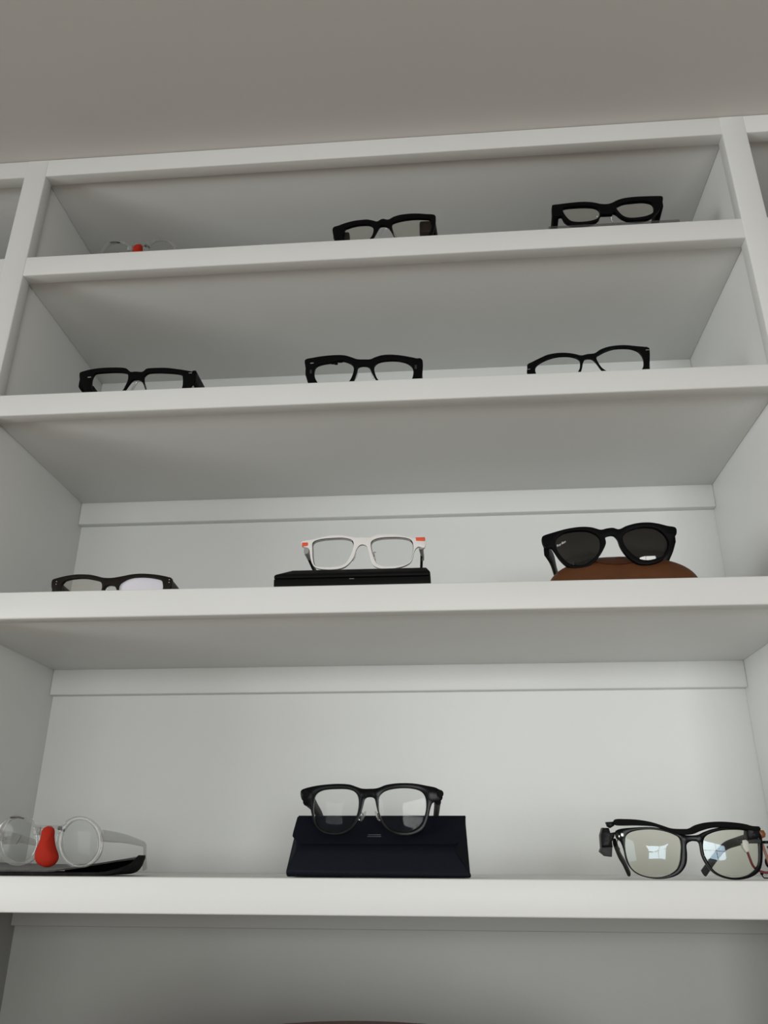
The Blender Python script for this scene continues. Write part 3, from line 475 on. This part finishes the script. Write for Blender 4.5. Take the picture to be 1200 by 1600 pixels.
for r in range(NR+1):
    rho = math.sin(math.pi/2*r/NR); row = []
    for k in range(NA):
        a = 2*math.pi*k/NA; ca, sa = math.cos(a), math.sin(a); q = (abs(ca)**3.4+abs(sa)**3.4)**(-1/3.4)*rho
        row.append(bm.verts.new((CA*ca*q, CB*sa*q, .0003+CH*(max(0, 1-rho**2.3))**(1/2.3))))
        if r == 0: break
    rings.append(row)
for k in range(NA): bm.faces.new((rings[0][0], rings[1][k], rings[1][(k+1) % NA]))
for a, b in zip(rings[1:], rings[2:]):
    for k in range(NA): bm.faces.new((a[k], b[k], b[(k+1) % NA], a[(k+1) % NA]))
bm.faces.new(rings[-1][::-1])
finish('case_body', bm, M['tan'], t, 60)
def casept(x, z, off):   # point of the front surface at width x and height z
    rho = (1-(min(z, CH*.999)/CH)**2.3)**(1/2.3); v = max(0, rho**3.4-abs(x/CA)**3.4)**(1/3.4)
    n = Vector((0, -v, z/CH*.6+.001)).normalized()
    return Vector((x, -CB*v, z))+n*off
bm = bmesh.new(); g0 = []; NX, NZ = 28, 10
for off in (.0002, .0014):
    rows = []
    for i in range(NX+1):
        a = -1+2*i/NX; xx = a*.033-.009; zlow = .0405-.0155*math.sqrt(max(0, 1-a*a*.98)); rows.append([bm.verts.new(casept(xx, zlow+(.0412-zlow)*j/NZ, off)) for j in range(NZ+1)])
    g0.append(rows)
    for i in range(NX):
        for j in range(NZ): bm.faces.new((rows[i][j], rows[i+1][j], rows[i+1][j+1], rows[i][j+1]))
for i in range(NX): bm.faces.new((g0[0][i][0], g0[1][i][0], g0[1][i+1][0], g0[0][i+1][0]))
finish('snap_flap', bm, M['tandark'], t, 50)
p = casept(-.004, .0355, .0016); ellipsoid('snap_button', M['tandark'], p, (.0055, .0012, .0018), (R(-50), 0, 0), t)

# bottom shelf, left: round clear glasses with a red nose piece on a felt pouch
g = Specs('i10', 'eyeglasses', 'round clear eyeglasses with a red nose piece, leaning on the grey felt pouch', None)
g.frame('clear', .0045, .001); g.lenses(['lens', 'lens'])
def nose():
    bm = bmesh.new(); pts = crom(g.X('nose'), .002); n = len(pts); c = Vector((sum(p[0] for p in pts)/n, sum(p[1] for p in pts)/n)); sides = []
    for sgn, dep in ((-1, .0085), (1, .007)):
        rows = []
        for r in range(10):
            ph = r/10*math.pi/2; k = math.cos(ph); zz = math.sin(ph)
            if r == 0 and sides: rows.append(sides[0]); continue
            rows.append([bm.verts.new((c.x+(p[0]-c.x)*k, .0015+sgn*dep*zz*(0.55+0.75*max(0, min(1, (.058-(c.y+(p[1]-c.y)*k))/.05))), c.y+(p[1]-c.y)*k)) for p in pts])
        if not sides: sides.append(rows[0])
        m = bm.verts.new((c.x, .0015+sgn*dep*1.0, c.y))
        for a, b in zip(rows, rows[1:]):
            for i in range(n): bm.faces.new((a[i], a[(i+1) % n], b[(i+1) % n], b[i]))
        for i in range(n): bm.faces.new((rows[-1][i], rows[-1][(i+1) % n], m))
    o = finish('nose_piece', bm, M['red'], g.root, 80); o['label'] = 'red nose piece'; return o
nose()
xr, xl = g.xr, g.xl
def hook_arm(x, inx, z, root=None, tip=.0340):
    return sweep('temple', M['clear'], [(x, .004, z, .0058, .0016), (x+inx*.15, .025, z-.0005, .0055, .0015), (x+inx*.55, .06, z-.002, .0045, .0014), (x+inx, .105, z-.0065, .0030, .0013), (x+inx*1.03, .110, z-.0085, .0026, .0013), (x+inx*1.05, .112, z-.018, .0020, .0013), (x+inx*1.15, .115, z-tip, .0035, .0013)], root or g.root, 12, 4)
hook_arm(xr-.002, .0085, .0385); hook_arm(xl+.002, -.004, .0385)
# small electronics inside the left lens and beside the bridge
finish('display_prism', plate_bm([(-.0478, .0378), (-.0300, .0382), (-.0336, .0300), (-.0484, .0300)], [[(-.0462, .0366), (-.0375, .0366), (-.0378, .0345), (-.0462, .0345)]], lambda x, z: .003, .0012, 0, smooth=False), M['midgrey'], g.root)
sweep('sensor_strip', M['greyarm'], [(-.0445, .0025, .0560, .0008, .0012), (-.036, .0025, .0566, .0010, .0012), (-.030, .0025, .0553, .0008, .0012)], g.root, 8, 3)
box('camera_module', M['greyarm'], .0095, .0130, .001, .005, .0440, .0475, .0006, g.root)
box('camera_module', M['greyarm'], .0140, .0160, .001, .005, .0425, .0450, .0005, g.root)
box('bridge_plate', M['greyplastic'], -.0165, -.0095, .0015, .0040, .0390, .0470, .0006, g.root)
clear_root = g.root
# felt pouch
t = thing('felt_pouch', 'dark grey felt pouch with an open black mouth under the round clear eyeglasses', 'pouch', (-.40, .012, ZS['s4t']))
bm = bmesh.new(); NX, NY = 60, 16; x0, x1 = -.129, .1120
def ex(y, u): return .020*max(0, (y-.04)/.06)**1.5*u**10
def topz(u, v):   # u along x 0..1, v depth 0..1
    lift = max(0, (u-.66)/.34); lift = lift*lift*(3-2*lift)
    return (.0055+.0058*v**.8)+lift*(.0090)*(1-.15*v)+.0008*math.sin(u*9)*v
def yfront(u):
    m = max(0, (u-.68)/.32); return .0+.062*m**1.1
sheets = []
for off in (0, -.0016):
    rows = []
    for i in range(NX+1):
        u = i/NX; yf_ = yfront(u); rr = .5*max(0, (u-.985)/.015)
        rows.append([bm.verts.new((x0+(x1-x0)*u-ex(yf_+(.100-yf_)*(j/NY), u), yf_+(.100-yf_)*(j/NY), topz(u, (yf_+(.100-yf_)*(j/NY))/.1)+off)) for j in range(NY+1)])
    sheets.append(rows)
for s_ in sheets:
    for i in range(NX):
        for j in range(NY): bm.faces.new((s_[i][j], s_[i+1][j], s_[i+1][j+1], s_[i][j+1]))
A, B = sheets
for i in range(NX):
    bm.faces.new((A[i][0], A[i+1][0], B[i+1][0], B[i][0])); bm.faces.new((A[i][NY], A[i+1][NY], B[i+1][NY], B[i][NY]))
for j in range(NY):
    bm.faces.new((A[0][j], A[0][j+1], B[0][j+1], B[0][j])); bm.faces.new((A[NX][j], A[NX][j+1], B[NX][j+1], B[NX][j]))
finish('top_layer', bm, M['felt'], t, 60)
bm = bmesh.new(); sheets = []
def botz(u, v):
    e = min(1, max(0, (u-.86)/.14)); return .0004+.0165*(1-math.sqrt(max(0, 1-e*e)))
for off in (0, 1):
    rows = []
    for i in range(NX+1):
        u = i/NX; a = max(0, (u-.90)/.10); yy = .001+.028*a*a
        th = .0030*off
        rows.append([bm.verts.new((x0+(x1-x0)*u*1.003-ex(yy+(.1-yy)*(j/NY), u), yy+(.1-yy)*(j/NY), botz(u, 0)+th)) for j in range(NY+1)])
    sheets.append(rows)
for s_ in sheets:
    for i in range(NX):
        for j in range(NY): bm.faces.new((s_[i][j], s_[i+1][j], s_[i+1][j+1], s_[i][j+1]))
A, B = sheets
for i in range(NX):
    bm.faces.new((A[i][0], A[i+1][0], B[i+1][0], B[i][0])); bm.faces.new((A[i][NY], A[i+1][NY], B[i+1][NY], B[i][NY]))
for j in range(NY):
    bm.faces.new((A[0][j], A[0][j+1], B[0][j+1], B[0][j])); bm.faces.new((A[NX][j], A[NX][j+1], B[NX][j+1], B[NX][j]))
finish('bottom_layer', bm, M['feltdark'], t, 60)
bm = bmesh.new()
rows = []
for i in range(25):
    u = .55+.44*i/24; rows.append([bm.verts.new((x0+(x1-x0)*u-ex(.098, u), .098, botz(u, 0)+.001)), bm.verts.new((x0+(x1-x0)*u-ex(.098, u), .098, topz(u, .98)-.0008))])
for a, b in zip(rows, rows[1:]): bm.faces.new((a[0], b[0], b[1], a[1]))
finish('lining', bm, M['feltin'], t, 60)

# top shelf, left: the same model of clear glasses
r2 = clear_root.copy(); C.objects.link(r2); r2.location = (-.3895, .030, ZS['s1t']-.0072)
r2.rotation_euler = (0, 0, R(-1))
r2['label'] = 'faint clear round eyeglasses with red nose piece at the left of the top shelf'
for ch in list(clear_root.children):
    if ch.name.startswith('temple'): continue
    c = ch.copy(); C.objects.link(c); c.parent = r2
hook_arm(xr-.002, .0085, .0385, r2, .0272); hook_arm(xl+.002, -.004, .0385, r2, .0272)
for r_ in (clear_root, r2): r_['group'] = 'eyeglasses shown on the bookcase shelves'

# bottom shelf, middle: black glasses on a navy folding case
g = Specs('i11', 'eyeglasses', 'glossy black eyeglasses with silver nose pads on top of the navy folding case')
g.frame('glossblack', .0055, .0013); g.lenses(['lens', 'lens'])
for s_, x in ((-1, g.xl+.0055), (1, g.xr-.0050)):
    sweep('temple', M['black'], [(x, .010, .0765, .0080, .0035), (x-s_*.001, .028, .0745, .0075, .0035), (x-s_*.002, .055, .0690, .0055, .003), (x-s_*.004, .085, .0600, .0045, .0028), (x-s_*.006, .110, .0420, .0045, .0025), (x-s_*.008, .135, .0170, .0045, .0025)], g.root, 14, 4)
for x in (-68.0, 71.5):
    bm = bmesh.new(); bmesh.ops.create_cone(bm, cap_ends=True, segments=28, radius1=.0038, radius2=.0034, depth=.0014)
    bmesh.ops.rotate(bm, matrix=Matrix.Rotation(R(90), 3, 'X'), verts=bm.verts[:]); bmesh.ops.translate(bm, vec=(x/1000, g.yf(x/1000)-.0001, .0795), verts=bm.verts[:])
    finish('camera_lens', bm, M['matteblack'], g.root, 40)
for sx, x in ((-1, -.0085), (1, .0062)):
    pd = ellipsoid('nose_pad', M['clearpad'], (x, .011, .0580), (.0016, .0026, .006), (R(-15), -sx*.45, 0), g.root)
    tube('pad_arm', M['steel'], [(x+sx*.0035, .005, .0560), (x+sx*.001, .0045, .0615), (x, .010, .0590)], .0006, pd)
    box('pad_screw', M['steel'], x+sx*.0035-.0006, x+sx*.0035+.0006, .0035, .0075, .0535, .0550, .0002, pd)
t = thing('glasses_case', 'navy triangular folding case with flap, on the bottom shelf under glossy black eyeglasses', 'glasses case', (-.033, .018, ZS['s4t']))
V = dict(a0=(-.0915, .0015, .0006), a1=(.0925, .0015, .0006), f0=(-.0925, 0, .006), f1=(.0925, .0005, .004), m0=(-.0835, .0055, .024), m1=(.0775, .0055, .024), b0=(-.0800, .012, .036), b1=(.0730, .012, .036),
         r0=(-.0875, .031, .0572), r1=(.0895, .031, .0572), k0=(-.0915, .082, .0006), k1=(.0915, .082, .0006))
bm = bmesh.new(); v = {k: bm.verts.new(p) for k, p in V.items()}
for f in (('a0','a1','f1','f0'), ('f0','f1','m1','m0'), ('m0','m1','b1','b0'), ('b0','b1','r1','r0'), ('r0','r1','k1','k0'), ('k0','k1','a1','a0'),
          ('a1','k1','f1'), ('f1','k1','r1','m1'), ('m1','r1','b1'), ('a0','f0','k0'), ('f0','m0','r0','k0'), ('m0','b0','r0')): bm.faces.new([v[q] for q in f])
bmesh.ops.bevel(bm, geom=bm.edges[:], offset=.0014, segments=3, profile=.5, affect='EDGES')
finish('case_body', bm, M['navy'], t, 25)
fl = [(-.0882, .0578), (-.0870, .0583), (.0885, .0583), (.0897, .0575), (.0880, .0500), (.0855, .0400), (.0830, .0345), (.0790, .0315), (.074, .0309), (-.0760, .0309), (-.0815, .0318), (-.0870, .0360), (-.0895, .0385), (-.0895, .0430)]
def densify(L, st=.004):
    o = []
    for a, b in zip(L, L[1:]+L[:1]):
        n = max(1, int(math.dist(a, b)/st)); o += [(a[0]+(b[0]-a[0])*i/n, a[1]+(b[1]-a[1])*i/n) for i in range(n)]
    return o
bm = plate_bm(densify(fl), [], lambda x, z: .0292-(.0583-z)*.88+.0000, .002, .0006, smooth=False)
finish('flap', bm, M['navy'], t, 45)
# flap continues over the ridge on the back
loft_back = [(-.0870, .0895)]
bm = bmesh.new()
prof = [(.0290, .0583), (.0305, .0592), (.0330, .0588), (.0835, .0022)]; prof2 = [(.0300, .0572), (.0310, .0576), (.0322, .0572), (.0822, .0014)]
rr = [[bm.verts.new((x, y, z)) for y, z in prof]+[bm.verts.new((x, y, z)) for y, z in prof2[::-1]] for x in (-.0870, .0895)]
for k in range(8): bm.faces.new((rr[0][k], rr[0][(k+1) % 8], rr[1][(k+1) % 8], rr[1][k]))
bm.faces.new(rr[0]); bm.faces.new(rr[1][::-1]); finish('back_cover', bm, M['navy'], t, 40)
for z, hx in ((.0400, .0068), (.0383, .0072)):
    y = .0292-(.0583-z)*.88; box('logo_bar', M['navylogo'], -.0045-hx, -.0045+hx, y-.0003, y+.001, z-.0005, z+.0004, .0002, t)

# bottom shelf, right: prototype glasses with taped modules and cable
g = Specs('i12', 'eyeglasses', 'black prototype eyeglasses with taped modules and red cable, right end of the bottom shelf')
g.frame('glossblack', .0038, .001); g.lenses(['arlens', 'arlens'], .0026)
finish('brow_bar', plate_bm(g.X('bar'), [], lambda x, z: g.yf(x)-.0055, .0058, .0008), M['matteblack'], g.root, 45)
g.stud(g.xl*1000+6.5, 40.0, .0013, .0016); g.stud(g.xl*1000+3.4, 38.6, .0006, .0012)
def block(nm, key, mat, y, th, bev=.0012):
    cx = sum(p[0] for p in g.X(key))/len(g.X(key)); yy = g.yf(cx)+y
    return finish(nm, plate_bm(densify(g.X(key), .003), [], lambda x, z: yy, th, bev, smooth=False), M[mat], g.root, 35)
block('taped_module', 'mod', 'tape', -.002, .014, .002); block('grey_tape', 'band', 'greyarm', -.0015, .013); block('taped_module', 'small', 'tape', -.002, .008)
block('sensor_box', 'box', 'tape', -.004, .012); block('cable_connector', 'conn', 'conn', -.001, .006, .0015)
bm = plate_bm(densify(g.X('orange'), .003), [], lambda x, z: g.yf(.068)+.002, .010, .0015, smooth=False); finish('film_wrap', bm, M['orangebrown'], g.root, 35)
bm = plate_bm(densify(g.X('strip'), .003), [], lambda x, z: g.yf(.068)+.006, .0008, 0, smooth=False); finish('film_strip', bm, M['orangebrown'], g.root, 35)
box('film_clamp', M['tape'], .0690, .0765, g.yf(.07)+.001, g.yf(.07)+.013, .0325, .0350, .0008, g.root)
box('grey_strap', M['greyarm'], .0440, .0650, g.yf(.055)-.001, g.yf(.055)+.004, .0325, .0365, .0008, g.root)['label'] = 'grey strap'
sweep('temple', M['black'], [(-.0735, .006, .0330, .0040, .0020), (-.0626, .048, .0225, .0036, .0018), (-.0521, .083, .0145, .0036, .0018), (-.0415, .118, .0040, .0034, .0020)], g.root, 12, 3)
sweep('temple', M['greyarm'], [(.0642, .006, .0395, .0048, .0022), (.0626, .038, .0370, .0046, .0022), (.0607, .063, .0350, .0042, .0020), (.0547, .083, .0309, .0040, .0020), (.0489, .103, .0205, .0040, .0020), (.0400, .123, .0045, .0042, .0022)], g.root, 12, 3)
tube('cable', M['wire'], [(.0500, .0045, .0270), (.0516, .0048, .0241), (.0540, .007, .0163), (.0587, .012, .0100), (.0692, .016, .0065), (.0786, .016, .0086), (.083, .02, .018), (.080, .03, .030)], .0012, g.root)
tube('wire_clip', M['black'], [(.0658, .018, .0058), (.0662, .018, .0035), (.0674, .018, .0018), (.0713, .018, .0017), (.076, .018, .0022)], .0006, g.root)
ellipsoid('wire_clip', M['black'], (.0660, .018, .0056), (.0016, .001, .0014), parent=g.root)
ellipsoid('wire_joint', M['tape'], (.0755, .020, .0156), (.0042, .003, .0055), parent=g.root)
tube('wire', M['black'], [(.0730, .018, .0215), (.077, .019, .0218), (.082, .02, .020)], .0006, g.root)
tube('hinge_wire', M['greyarm'], [(-.0665, .004, .0385), (-.0715, .001, .0350), (-.0725, .001, .0300), (-.0700, .003, .0270)], .0006, g.root)
